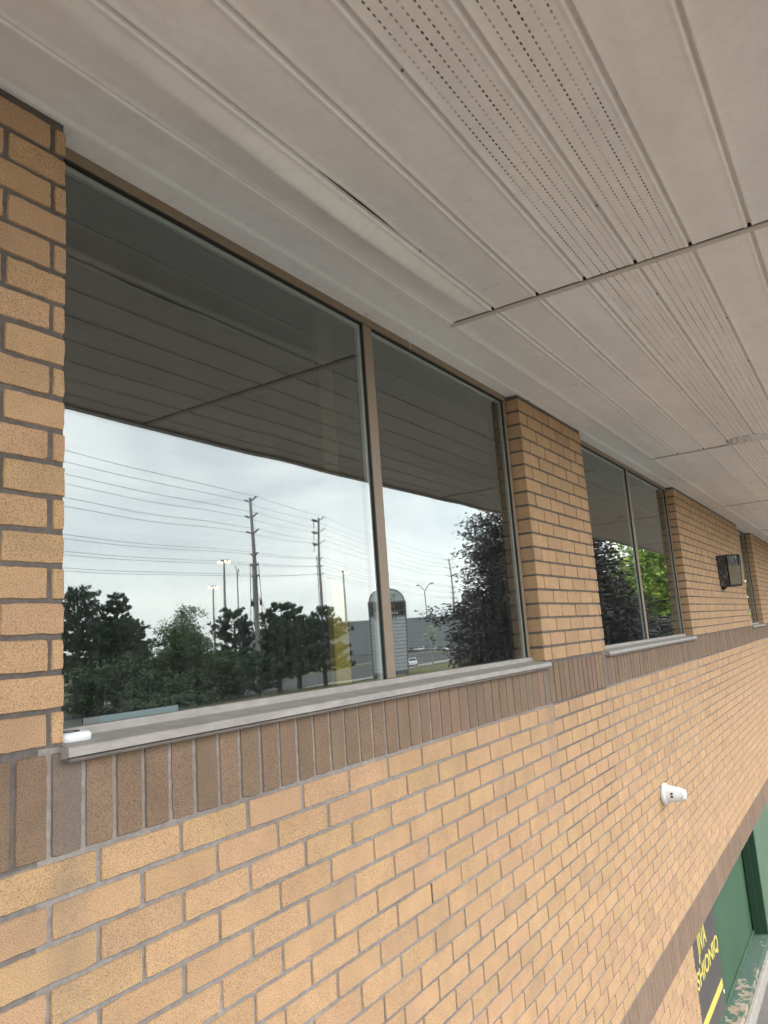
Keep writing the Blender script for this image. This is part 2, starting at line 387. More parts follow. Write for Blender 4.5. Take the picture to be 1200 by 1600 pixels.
# ---- windows
def make_window(a, b, mid, zt=1.106):
    f = MB()
    f.box((a + .012, YF, zt), (b - .012, YG + .03, ZS + .02))                    # head
    f.box((a + .008, YF + .002, -.127), (a + .034, YG + .03, zt - .001))         # jambs
    f.box((b - .042, YF + .002, -.127), (b - .016, YG + .03, zt - .001))
    fr = bpart(f, 'window', BRONZE, bevel=.002)
    g = MB()                                                                      # dark gaps round the frame
    g.box((a - .002, YF + .012, -.13), (a + .0075, YG + .05, ZS + .015)); g.box((b - .0155, YF + .012, -.13), (b + .002, YG + .05, ZS + .015))
    g.box((a + .034, YF + .006, zt - .005), (b - .042, YG + .02, zt - .0005)); g.box((b - .046, YF + .006, -.126), (b - .0422, YG + .02, zt - .0055))
    g.box((a + .0342, YF + .006, -.126), (a + .038, YG + .02, zt - .0055))
    spc = MB()
    for u, v in ([(a + .038, b - .046)] if not mid else [(a + .038, mid - .031), (mid + .031, b - .046)]):
        spc.box((v - .016, YG + .002, -.127), (v, YG + .0135, zt - .006))
        spc.box((u, YG + .002, zt - .020), (v - .0161, YG + .0135, zt - .006))
    bpart(spc, 'glazing_spacer', metal('spacer_aluminium', (.46, .48, .49), .4, .1), fr)
    bpart(g, 'gasket', GASK, fr)
    if mid:
        mm = MB(); mm.box((mid - .0255, YF + .003, -.126), (mid + .0265, YG + .028, zt - .002)); bpart(mm, 'mullion', BRONZE, fr, .0015)
        g2 = MB(); g2.box((mid - .031, YF + .006, -.126), (mid - .0257, YG + .02, zt - .0055)); g2.box((mid + .0267, YF + .008, -.126), (mid + .031, YG + .02, zt - .0055))
        bpart(g2, 'gasket', GASK, fr)
    # sill : upright rail, sloped top, drip face
    s = MB()
    x0, x1 = a - .007, b + .010
    prof = [(YG + .04, -.1265), (YF, -.1275), (YF - .001, -.1445), (YW - .020, -.1535), (YW - .0235, -.1555), (YW - .0245, -.1715), (YW - .014, -.1745), (YW + .003, -.1745)]
    xa, xb = x0, x1
    n = 24
    for i in range(n):
        u0, u1 = xa + (xb - xa) * i / n, xa + (xb - xa) * (i + 1) / n
        for (y0, z0), (y1, z1) in zip(prof[:-1], prof[1:]):
            lo0 = max(u0, a + .001) if min(y0, y1) > YW - .003 else u0
            hi1 = min(u1, b - .001) if min(y0, y1) > YW - .003 else u1
            s.face([(lo0, y0, z0), (lo0, y1, z1), (hi1, y1, z1), (hi1, y0, z0)])
    for xe in (x0, x1): s.face([(xe, YW - .020, -.1535), (xe, YW - .0235, -.1555), (xe, YW - .0245, -.1715), (xe, YW - .014, -.1745), (xe, YW + .003, -.1745), (xe, YW + .003, -.152)])
    bpart(s, 'sill', SILL, fr)
    d = MB(); d.box((x0 + .002, YW - .0225, -.1800), (x1 - .002, YW + .004, -.1747)); d.tube([(x0 + .001, YW - .021, -.178), (x1, YW - .021, -.178)], .0036, 8)
    bpart(d, 'sill_drip_edge', SILLM, fr)
    # panes
    spans = [(a + .038, b - .046)] if not mid else [(a + .038, mid - .031), (mid + .031, b - .046)]
    for q, (u, v) in enumerate(spans):
        p = MB(); p.face([(u, YG, -.128), (v, YG, -.128), (v, YG, zt - .006), (u, YG, zt - .006)])
        bpart(p, 'pane', GLASS1, fr)
        tw = (.0006, .0034)[q] if mid else .002
        h = (v - u) * tw
        p = MB(); p.face([(u, YG + .016, -.128), (v, YG + .016 - h, -.128), (v, YG + .016 - h, zt - .006), (u, YG + .016, zt - .006)])
        bpart(p, 'inner_pane', GLASS2, fr)
    return fr
WO = [make_window(a, b, c) for a, b, c in WIN]
tag(WO[0], 'nearest and largest looking two-pane window')

# small safety sticker low on the first pane
def sticker_mat():
    M = Mat('sticker_print', (.11, .155, .155), .5)
    sx = M.n('ShaderNodeSeparateXYZ'); M.l(M.tc.outputs['Object'], sx.inputs[0])
    z = M.math('FRACT', M.math('DIVIDE', sx.outputs[2], .0031))
    rows = M.math('LESS_THAN', z, .5)
    wd = M.math('GREATER_THAN', M.noise(1, 2, .7, (420, 1, 320)), .45)
    f = M.math('MULTIPLY', rows, wd)
    left = M.math('LESS_THAN', sx.outputs[0], .985)
    basec = M.mixc('MIX', left, M.col, (.10, .105, .095))
    M.col = M.mixc('MIX', f, basec, (.06, .09, .10))
    return M.done()
st = MB(); st.box((.945, YG - .0016, -.1265), (1.190, YG - .0006, -.1135)); bpart(st, 'sticker', sticker_mat(), WO[0])

# ---- dark room behind the windows, with a tan column near the glass
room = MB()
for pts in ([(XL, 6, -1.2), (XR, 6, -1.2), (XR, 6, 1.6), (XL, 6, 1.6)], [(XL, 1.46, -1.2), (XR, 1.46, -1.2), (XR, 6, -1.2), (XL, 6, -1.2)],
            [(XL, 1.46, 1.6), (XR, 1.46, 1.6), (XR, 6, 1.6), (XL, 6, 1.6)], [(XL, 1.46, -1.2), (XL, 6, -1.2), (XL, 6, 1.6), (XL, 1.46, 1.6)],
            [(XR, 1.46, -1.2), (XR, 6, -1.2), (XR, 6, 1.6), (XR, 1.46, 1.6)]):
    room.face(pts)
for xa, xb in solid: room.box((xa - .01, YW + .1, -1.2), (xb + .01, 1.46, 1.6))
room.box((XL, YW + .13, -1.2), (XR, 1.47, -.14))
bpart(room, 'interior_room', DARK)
colm = MB(); colm.box((1.879, 1.420, .205), (1.957, 1.44, 1.59), (.10, .075, .05)); colm.box((1.879, 1.420, -1.15), (1.957, 1.44, .2), (.72, .52, .10))  # daylight on the lower part of the column is put into its colour
bpart(colm, 'interior_board', simple('board_daylight_tones', (1, 1, 1), .7, .4, 12, attr=True))

# ---- soffit
YE = -.165                                                   # outer edge
seams = [1.137, .967, .799, .632, .465, .298, .131, -.036]
joints = [-3.75, -.70, 2.345, 5.385, 8.44, 11.49, 14.54, 17.6, 20.6, 23.7]
def bulge(x, y):
    """the first panels sag where they have sprung out of the channel"""
    w = math.exp(-((x - 1.55) / .62) ** 2) if x < 2.32 else 0
    if y >= 1.035: f = max(0, (1.137 - y) / .102) ** 2
    elif y > .967: t = (y - .967) / .068; f = t * t * (3 - 2 * t)
    else: f = 0
    return .024 * w * f
def zwave(x, y, k):
    return ZS + .0016 * mnoise.noise(Vector((x * .9, y * 4 + k * 7.3, k * 3.1))) - bulge(x, y)
def soffit_run(x0, x1, k, xa0, xb0):
    fl = MB(); pf = MB(); gs = []
    nx = 34
    X = [x0 + (x1 - x0) * i / nx for i in range(nx + 1)]
    ys = seams + [YE]
    hw = .0055
    for s in range(len(ys) - 1):
        ya, yb = ys[s] - hw, ys[s + 1] + (hw if s < len(ys) - 2 else 0)
        mb = pf if s in (3, 4) else fl
        # rows across the panel: rolled lip, flat with a faint crown, rolled lip
        rows = [(ya + .0035, .009), (ya + .0010, .0035), (ya - .0008, -.0008), (ya - .003, -.0020), (ya - .0065, -.0003)]
        rows += [(ya - .007 + (yb + .012 - ya + .007) * t, 0.0) for t in (.1, .2, .3, .4, .5, .55, .6, .65, .7, .75, .8, .85, .9, .95)]
        rows += [(yb + .012, -.0002), (yb + .0065, -.0026), (yb + .003, -.0020), (yb + .0004, .0004), (yb - .0008, .0045), (yb - .0030, .009)]
        base = len(mb.v)
        for (yy, dz) in rows:
            for xx in X: mb.v.append((xx, yy, zwave(xx, min(max(yy, yb), ya), s + k * 10) + dz))
        for r in range(len(rows) - 1):
            for i in range(nx):
                mb.f.append((base + r * (nx + 1) + i, base + r * (nx + 1) + i + 1, base + (r + 1) * (nx + 1) + i + 1, base + (r + 1) * (nx + 1) + i)); mb.c.append((1, 1, 1)); mb.sm.append(True)
    # groove bottoms
    for s, y in enumerate(seams[1:]):
        g = MB(); g.box((x0, y - .011, ZS + .0075), (x1, y + .011, ZS + .0085)); gs.append(g)
    XT = [xa0 + (xb0 - xa0) * i / nx for i in range(nx + 1)]
    # wall trim : flat between the last seam and the brick, with a small step
    rows = [(1.1305, .009), (1.1335, -.0005), (1.140, -.0018), (1.150, 0), (1.20, .0005), (1.262, 0), (1.2665, -.0002), (1.2735, -.0032), (1.285, -.0030), (1.31, -.0026), (1.36, -.0026)]
    base = len(fl.v)
    for yy, dz in rows:
        for xx in XT: fl.v.append((xx, yy, ZS + dz + .0012 * mnoise.noise(Vector((xx * 1.7, yy * 5, k * 3)))))
    for r in range(len(rows) - 1):
        for i in range(nx):
            fl.f.append((base + r * (nx + 1) + i, base + r * (nx + 1) + i + 1, base + (r + 1) * (nx + 1) + i + 1, base + (r + 1) * (nx + 1) + i)); fl.c.append((1, 1, 1)); fl.sm.append(True)
    p = bpart(fl, 'soffit_panels', SOF); bpart(pf, 'vented_panels', PERF, p); [bpart(g, 'seam_channel', TRIM, p) for g in gs]
    return p
for k, (xa, xb) in enumerate(zip(joints[:-1], joints[1:])):
    p = soffit_run(xa + .018, xb - .0135, k, xa, xb)
    t = MB(); t.box((xb - .0045, YE, ZS - .0050), (xb + .020, 1.150, ZS + .002)); t.box((xb + .004, YE, ZS - .0068), (xb + .009, 1.150, ZS - .0049))
    bpart(t, 'joint_trim', TRIM, p, .001)
    d = MB(); d.box((xb - .013, YE, ZS + .010), (xb - .0046, 1.132, ZS + .012))  # black backing pieces stand in for the shade up inside the joint
    for y in seams: d.box((xb - .020, y - .0065, ZS + .0022), (xb - .0047, y + .0065, ZS + .0074))
    bpart(d, 'joint_gap_shade', BLACK, p)
# black strip standing in for the shade where the second seam has opened
sl = MB(); sl.poly([(1.30, .9600, ZS - .0030), (1.40, .9560, ZS - .0042), (1.50, .9548, ZS - .0044), (1.60, .9562, ZS - .0042), (1.68, .9600, ZS - .0030), (1.49, .9612, ZS - .0034)], [(0, 1, 2, 3, 4, 5)]); bpart(sl, 'open_seam_shade', BLACK)
# screws in the channels
for k in range(26):
    sc = MB()
    y = rnd.choice(seams[1:6]); x = rnd.uniform(.9, 9)
    sc.tube([(x, y + .002, ZS + .0075), (x, y + .002, ZS + .004)], .0032, 8); bpart(sc, 'screw', SILLM)

# torn filler stuffed into the second joint
fo = MB(); n = 40; base = 0
for i in range(n):
    for jj in range(9):
        u = i / (n - 1); v = jj / 8
        y = .64 - u * .26; xx = 5.372 - v * (.085 + .10 * math.sin(u * math.pi) ** .7)
        dz = -(.028 * math.sin(math.pi * min(1, v * 1.05)) * (.55 + .45 * math.sin(u * math.pi)) + .012 * abs(mnoise.noise(Vector((u * 9, v * 4, 1))))) - .001
        fo.v.append((xx + .012 * mnoise.noise(Vector((u * 11, v * 3, 5))), y, ZS + dz + .003))
for i in range(n - 1):
    for jj in range(8):
        fo.f.append((i * 9 + jj, i * 9 + jj + 1, (i + 1) * 9 + jj + 1, (i + 1) * 9 + jj)); fo.c.append((1, 1, 1)); fo.sm.append(True)
bpart(fo, 'torn_filler', simple('pale_filler', (.62, .59, .56), .8, .4, 30))
# fascia, roof deck, dark void over the soffit
fa = MB(); fa.box((XL, YE - .022, ZS - .012), (XR, YE - .001, ZS + .26)); fa.box((XL, YE - .0205, ZS - .014), (XR, YE + .018, ZS - .0095))
bpart(fa, 'fascia', metal('white_fascia_paint', (.74, .74, .74), .4, .2), bevel=.002)
rf = MB(); rf.box((XL, YE - .03, ZS + .262), (XR, 9, ZS + .30)); rf.box((XL, YE, ZS + .05), (XR, 9, ZS + .06)); rf.box((XL, 9, -3.2), (XR, 9.1, ZS + .3)); rf.box((XL - .1, YE, ZS + .0605), (XL - .001, 9, ZS + .26))
bpart(rf, 'roof', simple('roof_membrane', (.12, .12, .12), .9, .3))
for xa in (XL - .1, XR + .001):
    ends = MB(); ends.box((xa, YW, -3.2), (xa + .099, 9, ZS + .04)); bpart(ends, 'end_wall', BRICK)


# ---- green infill below the lower band
def green_mat():
    M = Mat('chipped_green_paint', (.027, .070, .036), .6)
    M.col = M.mixc('MULTIPLY', .7, M.col, M.ramp(M.noise(3, 5, .7, (1, 1, .4)), .3, .7, (.75, .8, .78), (1.35, 1.25, 1.3)))
    chip = M.ramp(M.noise(7, 6, .75), .645, .66)
    M.col = M.mixc('MIX', chip, M.col, (.03, .04, .035))
    M.bump(M.noise(40, 4), .2, .003); return M.done()
def ledge_mat():
    M = Mat('peeling_green_ledge', (.045, .085, .062), .7)
    sx = M.n('ShaderNodeSeparateXYZ'); M.l(M.tc.outputs['Object'], sx.inputs[0])
    # more paint lost at the near end of the ledge
    t = M.math('MULTIPLY', M.math('SUBTRACT', 7.55, sx.outputs[0]), .085)
    t2 = M.math('MULTIPLY', M.math('SUBTRACT', .09, sx.outputs[1]), .75)
    v = M.math('ADD', M.noise(8, 6, .75), M.math('ADD', t, t2))
    M.col = M.mixc('MIX', M.ramp(v, .60, .64), M.col, M.mixc('MIX', M.ramp(M.noise(5, 4, .7), .4, .6), (.30, .26, .21), (.25, .19, .13)))
    M.bump(v, .4, .01); return M.done()
GREEN = green_mat()
inf = MB()
inf.box((5.2, YW + .13, -3.05), (8.25, YW + .16, -2.03)); bpart(inf, 'infill_panel', GREEN)
inf = MB(); inf.box((8.26, YW + .006, -3.05), (12.0, YW + .05, -2.062)); bpart(inf, 'infill_panel', simple('faded_green_paint', (.075, .125, .08), .6, .35, 4))
po = MB(); po.box((8.215, YW + .0, -3.0), (8.258, YW + .17, -2.062)); po.box((8.19, YW + .055, -3.0), (8.214, YW + .12, -2.062))
bpart(po, 'infill_post', simple('shaded_green_paint', (.010, .038, .018), .5, .3, 6), bevel=.003)  # shade on the post's recess side is put into this darker green
mo = MB(); mo.box((5.2, YW + .112, -2.995), (8.19, YW + .1295, -2.965)); bpart(mo, 'infill_moulding', GREEN, bevel=.004)
lg = MB(); lg.box((5.2, YW - .01, -3.12), (8.6, YW + .2, -3.0)); bpart(lg, 'ledge', ledge_mat(), bevel=.004)
le = MB(); le.box((5.2, YW - .045, -3.2), (12, YW - .011, -3.035)); bpart(le, 'ledge_kerb', simple('pale_render', (.27, .25, .22), .9, .5, 14, bump=.5), bevel=.006)

# ================================================================ things on the wall
def text_mesh(s, size, mat, name, parent, loc, rot, ext=.001, sx=1, align='LEFT'):
    cu = bpy.data.curves.new(name, 'FONT'); cu.body = s; cu.size = size; cu.extrude = ext; cu.align_x = align; cu.offset = .016 * size
    o = bpy.data.objects.new(name, cu); COL.objects.link(o)
    dg = bpy.context.evaluated_depsgraph_get(); me = bpy.data.meshes.new_from_object(o.evaluated_get(dg))
    bpy.data.objects.remove(o); me.materials.clear(); me.materials.append(mat)
    o = bpy.data.objects.new(name, me); COL.objects.link(o); o.parent = parent; o.location = loc; o.rotation_euler = rot; o.scale = (sx, 1, 1)
    return o
YEL = simple('yellow_lettering', (.48, .41, .09), .5, .1)
sg = empty('shop_sign', (6.0, YW + .112, -2.96)); tag(sg, 'dark grey shop sign with yellow letters tucked under the lower brick band', 'sign')
b_ = MB(); b_.box((-.65, 0, 0), (.57, .012, .95)); b_.build('sign_board', simple('charcoal_board', (.065, .058, .057), .38, .35, 5), sg, .001)
def text_fit(t, x0, x1, z0, z1, name):
    o = text_mesh(t, 1.0, YEL, name, sg, (0, 0, 0), (R(90), 0, 0))
    xs_ = [v.co.x for v in o.data.vertices]; ys_ = [v.co.y for v in o.data.vertices]
    a, b, c, d = min(xs_), max(xs_), min(ys_), max(ys_)
    kx, ky = (x1 - x0) / (b - a), (z1 - z0) / (d - c)
    for v in o.data.vertices: v.co = ((v.co.x - a) * kx, (v.co.y - c) * ky, v.co.z)
    o.location = (x0 - 6.0, -.0012, z0 + 2.96)
text_fit('FA', 5.55, 5.735, -2.560, -2.432, 'lettering')
text_fit('SHIONIQ', 5.752, 6.555, -2.562, -2.430, 'lettering')
text_fit('JIVA', 5.885, 6.195, -2.415, -2.225, 'lettering')
st_ = MB(); st_.box((-.35, -.0018, .150), (.535, -.0004, .212)); st_.build('stripe', YEL, sg)
tg = MB(); tg.box((.535, -.003, .10), (.555, -.0005, .125)); tg.build('tag', simple('white_tag', (.8, .8, .8), .5, .1), sg)

def lathe(mb, prof, n=32, axis='y', c=(1, 1, 1), sy=1):
    """profile (r, t) swept about -Y"""
    base = len(mb.v)
    for r, t in prof:
        for k in range(n):
            a = 2 * math.pi * k / n; mb.v.append((r * math.cos(a), -t, r * math.sin(a)))
    for i in range(len(prof) - 1):
        for k in range(n):
            mb.f.append((base + i * n + k, base + (i + 1) * n + k, base + (i + 1) * n + (k + 1) % n, base + i * n + (k + 1) % n)); mb.c.append(c); mb.sm.append(True)
WP = simple('white_plastic', (.60, .60, .595), .35, .08, 20)
sn = empty('outdoor_camera', (5.05, YW, -1.085)); tag(sn, 'white cone-shaped plastic camera mounted on the brick below the windows', 'camera')
q = MB(); lathe(q, [(.0, 0), (.062, .0), (.065, .006), (.065, .020), (.061, .026), (.054, .028)]); o = q.build('base_plate', WP, sn)
q = MB(); lathe(q, [(.0545, .028), (.053, .040), (.047, .075), (.041, .105), (.036, .122), (.031, .134), (.026, .139), (.0, .141)]); o = q.build('housing', WP, sn)
q = MB()
for dz in (.006, -.012): q.box((-.0535, -.072, dz), (-.046, -.060, dz + .011))
q.build('logo', GASK, sn)
q = MB()
for a, t, r in ((200, .118, .0405), (160, .118, .0405), (180, .128, .035)):
    q.tube([(r * math.cos(R(a)), -t, r * math.sin(R(a))), ((r + .003) * math.cos(R(a)), -t - .001, (r + .003) * math.sin(R(a)))], .0028, 8)
q.build('sensor_dots', GASK, sn)

for x, z, k in ((2.19, -.79, 0), (1.68, -.97, 0), (2.83, -.68, 0), (5.66, -1.03, 0), (5.86, -1.10, 0)):
    kk = round((-.346 - z) / CL - .5); zc = -.346 - (kk + .5) * CL; ph = 1.3297 + (0 if kk % 2 == 0 else .1); xc = ph + round((x - ph) / .2003) * .2003
    q = MB(); q.box((xc - .0035, YW + .0015, zc - .028), (xc + .0035, YW + .006, zc + .028)); bpart(q, 'weep_hole_shade', simple('weep_shadow', (.03, .022, .02), .9, .2) if 'weep_shadow' not in bpy.data.materials else bpy.data.materials['weep_shadow'])  # dark box stands in for the shade inside an open joint
# wall lantern
la = empty('wall_lantern', (8.52, YW, .30)); tag(la, 'black metal wall lantern with a tan panel, between the second and third windows', 'wall lamp')
PL = [(-.11, 0), (-.11, .10), (-.045, .205), (.045, .205), (.11, .10), (.11, 0)]
def lan(x, o, t): k = .70 + .30 * t; kk = .55 + .45 * t; return (x * k, -(o * (.92 + .08 * t)), .315 * t) if o > .0 else (x * k, 0, .315 * t)
fm = MB()
for x, o in PL: fm.tube([lan(x, o, 0), lan(x, o, 1)], .0075, 6)
for t in (0, 1):
    ring = [lan(x, o, t) for x, o in PL]
    for a, b in zip(ring[:-1], ring[1:]): fm.tube([a, b], .0075, 6)
fm.poly([lan(x, o, 1) for x, o in PL] + [(0, -.09, .335)], [(0, 1, 6), (1, 2, 6), (2, 3, 6), (3, 4, 6), (4, 5, 6)])
fm.tube([(-.05, -.03, 0), (-.055, -.015, -.035)], [.03, .012], 8)
fm.build('frame', simple('black_iron', (.012, .011, .012), .5, .2), la)
def film_mat():
    M = Mat('peeling_film', (.02, .018, .022), .3)
    M.col = M.mixc('MIX', M.ramp(M.noise(1, 5, .8, (55, 55, 14), .8), .53, .60), M.col, (.20, .20, .20)); return M.done()
pn = MB()
for i in (0, 1, 3, 4):
    a, b = PL[i], PL[i + 1]; pn.face([lan(a[0] * .98, a[1] * .98, 0.01), lan(b[0] * .98, b[1] * .98, 0.01), lan(b[0] * .98, b[1] * .98, .99), lan(a[0] * .98, a[1] * .98, .99)])
pn.build('side_glass', film_mat(), la)
pn = MB(); a, b = PL[1], PL[2]
pn.poly([Vector(lan(a[0], a[1], .03)) + Vector((-.004, 0, 0)), Vector(lan(b[0], b[1], .03)) + Vector((-.005, -.008, 0)), Vector(lan(b[0], b[1], .66)) + Vector((-.005, -.008, 0)), Vector(lan(a[0], a[1], .66)) + Vector((-.004, 0, 0))], [(0, 1, 2, 3)])
pn.build('tan_panel', simple('tan_panel_paint', (.12, .095, .055), .35, .4, 20), la)
pn = MB(); a, b = PL[2], PL[3]; pn.face([lan(a[0] * .9, a[1], .02), lan(b[0] * .9, b[1], .02), lan(b[0] * .9, b[1], .98), lan(a[0] * .9, a[1], .98)])
pn.build('front_glass', simple('grey_frosted_glass', (.34, .33, .34), .25, .2), la)

# white puck with a dark ring lying on the sill
pk = empty('sensor_puck', (.893, YW + .029, -.1495)); tag(pk, 'small white rounded plastic sensor with a dark ring on the window sill corner', 'sensor')
q = MB(); base = 0; n = 32
def sup(a, w, d): 
    ca, sa = math.cos(a), math.sin(a); return (w * math.copysign(abs(ca) ** .6, ca), d * math.copysign(abs(sa) ** .6, sa))
levels = [(.0, .90), (.002, .98), (.009, 1), (.013, .97), (.016, .90), (.018, .76)]
for z, k in levels:
    for i in range(n):
        x, y = sup(2 * math.pi * i / n, .034 * k, .021 * k); q.v.append((x, y, z + .0))
for l_ in range(len(levels) - 1):
    for i in range(n): q.f.append((l_ * n + i, l_ * n + (i + 1) % n, (l_ + 1) * n + (i + 1) % n, (l_ + 1) * n + i)); q.c.append((1, 1, 1)); q.sm.append(True)
q.f.append(tuple((len(levels) - 1) * n + i for i in range(n))); q.c.append((1, 1, 1)); q.sm.append(False)
q.build('case', simple('glossy_white_plastic', (.58, .59, .60), .3, .1), pk)
q = MB(); q.tube([(-.006 + .018 * math.cos(2 * math.pi * i / 24), .014 * math.sin(2 * math.pi * i / 24), .0183) for i in range(25)], .0013, 6)
q.build('ring', GASK, pk)
th = MB(); th.tube([(2.30, 1.343, 1.138), (2.33, 1.335, 1.131), (2.352, 1.336, 1.128), (2.362, 1.337, 1.118), (2.360, 1.338, 1.105), (2.366, 1.338, 1.096)], .0011, 6)
tag(th.build('loose_thread', simple('pale_thread', (.6, .58, .52), .8, .1)), 'short pale thread curling down from the soffit edge over the window head', 'thread')

# ================================================================ GROUND
def gz(x, y):
    s = -y
    pts = [(-50, -3.15), (4, -3.15), (28, -4.4), (45, -4.6), (66, -5.3), (4000, -5.3)]
    for (a, za), (b, zb) in zip(pts[:-1], pts[1:]):
        if s <= b: return za + (zb - za) * max(0, (s - a)) / (b - a)
    return -5.3
def sheet(name, poly_rows, mat, dz=0.0):
    """rows of points, joined in a grid and draped on the ground"""
    mb = MB(); nr = len(poly_rows); nc = len(poly_rows[0])
    for r in poly_rows:
        for x, y in r: mb.v.append((x, y, gz(x, y) + dz))
    for i in range(nr - 1):
        for j in range(nc - 1):
            mb.f.append((i * nc + j, i * nc + j + 1, (i + 1) * nc + j + 1, (i + 1) * nc + j)); mb.c.append((1, 1, 1)); mb.sm.append(True)
    o = mb.build(name, mat); tag(o, kind='structure'); return o
def ground_mat(name, c1, c2, scale, rough=.95, b=.4, fine=90):
    M = Mat(name, c1, rough, spec=.2)
    M.col = M.mixc('MIX', M.ramp(M.noise(scale, 6, .7), .35, .65), M.col, c2)
    M.col = M.mixc('MULTIPLY', .6, M.col, M.ramp(M.noise(fine, 3, .8), .3, .7, (.6, .6, .6), (1.3, 1.3, 1.3)))
    M.bump(M.noise(fine, 4, .8), b, .01); return M.done()
gy = [-50, -4, -.5, 0, 2, 4, 8, 12, 16, 20, 24, 28, 34, 40, 45, 50, 55, 60, 66, 80, 120, 200, 400, 900, 2500]
gx = [-2500, -800, -300, -100, -50, -20, 0, 20, 40, 60, 80, 100, 130, 160, 200, 260, 340, 500, 900, 2500]
sheet('ground', [[(x, -s) for x in gx] for s in gy], ground_mat('dry_grass', (.11, .13, .045), (.20, .17, .09), .25, fine=6))
sheet('parking_lot', [[(x, y) for x in (-20, 0, 10, 20, 40, 60, 80)] for y in (1.28, 0, -2, -4, -8, -12, -16, -20)],
      ground_mat('worn_concrete', (.15, .14, .13), (.105, .098, .09), 1.2), .006)
def strip(name, p, q, w, mat, dz, n=24):
    p, q = Vector(p), Vector(q); d = (q - p).normalized(); nrm = Vector((-d.y, d.x)) * w / 2
    return sheet(name, [[tuple(p.lerp(q, i / n) + nrm * k) for k in (-1, -.5, 0, .5, 1)] for i in range(n + 1)], mat, dz)
ASPH = ground_mat('asphalt', (.085, .087, .09), (.11, .11, .11), .5, fine=40)
CONC = ground_mat('kerb_concrete', (.42, .40, .36), (.33, .31, .28), .6)
strip('road', (20, -47), (330, -143), 17, ASPH, .06, 60)
strip('pavement', (15, -35.5), (320, -130), 2.6, CONC, .10, 60)
strip('kerb', (14, -59.5), (320, -153), 1.6, CONC, .12, 60)
strip('entrance_drive', (30, -26), (130, -40), 9, ASPH, .05, 30)
strip('car_park', (150, -105), (330, -200), 34, ASPH, .04, 20)

# ================================================================ VEGETATION
def leaf_mat(name, c, tr=.35):
    M = Mat(name, c, .6, attr=True, spec=.3)
    m = M.done(); nt = M.nt
    tl = M.n('ShaderNodeBsdfTranslucent'); M.l(M.col, tl.inputs[0]); mix = M.n('ShaderNodeMixShader'); mix.inputs[0].default_value = tr
    o = nt.nodes['Material Output']; M.l(M.b.outputs[0], mix.inputs[1]); M.l(tl.outputs[0], mix.inputs[2]); M.l(mix.outputs[0], o.inputs[0])
    return m
BARK = simple('bark', (.07, .055, .045), .95, .6, 6, bump=.5)
NEEDLE = leaf_mat('pine_needles', (.072, .108, .072), .15)
LOCUST = leaf_mat('locust_leaves', (.095, .155, .06), .3)
PURPLE = leaf_mat('purple_maple_leaves', (.036, .028, .029), .15)
LIME = leaf_mat('bright_green_leaves', (.26, .36, .07), .4)
SHRUB = leaf_mat('shrub_leaves', (.052, .088, .042), .25)
PALE = leaf_mat('pale_sapling_leaves', (.40, .44, .36), .4)
def var(r, a=.65, b=1.4): k = r.uniform(a, b); return (k * r.uniform(.92, 1.08), k, k * r.uniform(.9, 1.1))

def pine(name, loc, h, wid, seed, label, lean=0):
    r = random.Random(seed); root = empty(name, loc)
    tr = MB(); top = Vector((lean, 0, h))
    tr.tube([(0, 0, -.2), (lean * .3, 0, h * .4), (lean * .7, 0, h * .75), tuple(top)], [h * .032, h * .026, h * .014, .02], 8)
    cr_ = MB(); n = int(h * 2.1)
    def tuft(p, d, s, col):
        for _ in range(16):
            v = (d + Vector((r.gauss(0, .55), r.gauss(0, .55), r.gauss(0.25, .45)))).normalized() * s * r.uniform(.6, 1.15)
            sd_ = v.cross(Vector((r.gauss(0, 1), r.gauss(0, 1), r.gauss(0, 1)))).normalized() * s * .17
            cr_.face([p - sd_, p + sd_, p + v + sd_ * .3, p + v - sd_ * .3], col)
    for i in range(n):
        t = .17 + .83 * i / (n - 1) + r.uniform(-.02, .02); t = min(t, 1)
        c = Vector((lean * t, 0, h * t)); prof = (math.sin(min(1, (1 - t) * 1.35 + .08) * math.pi * .62)) ** .8
        L_ = wid * prof * r.uniform(.7, 1.12) + .12; nb = 7
        for b in range(nb):
            a = 2 * math.pi * (b + r.random()) / nb; Lb = L_ * r.uniform(.55, 1.2)
            if r.random() < .10: continue
            rise = r.uniform(.05, .55)
            d = Vector((math.cos(a), math.sin(a), rise)).normalized()
            end = c + d * Lb
            tr.tube([tuple(c), tuple(c + d * Lb * .6 - Vector((0, 0, .05 * Lb))), tuple(end)], [.035, .02, .008], 4, cap=False)
            m_ = max(3, int(Lb / .20))
            for k in range(m_):
                u = .25 + .75 * (k + 1) / m_; p = c.lerp(end, u) + Vector((r.gauss(0, .14), r.gauss(0, .14), r.gauss(0, .10)))
                tuft(p, (d + Vector((0, 0, .6 * u))).normalized(), .34 * r.uniform(.8, 1.2), var(r))
            tuft(end, Vector((d.x * .4, d.y * .4, 1)).normalized(), .46, var(r, .9, 1.5))
    tr.build('trunk', BARK, root); cr_.build('crown', NEEDLE, root)
    tag(root, label, 'pine tree', 'dark pines along the verge'); return root

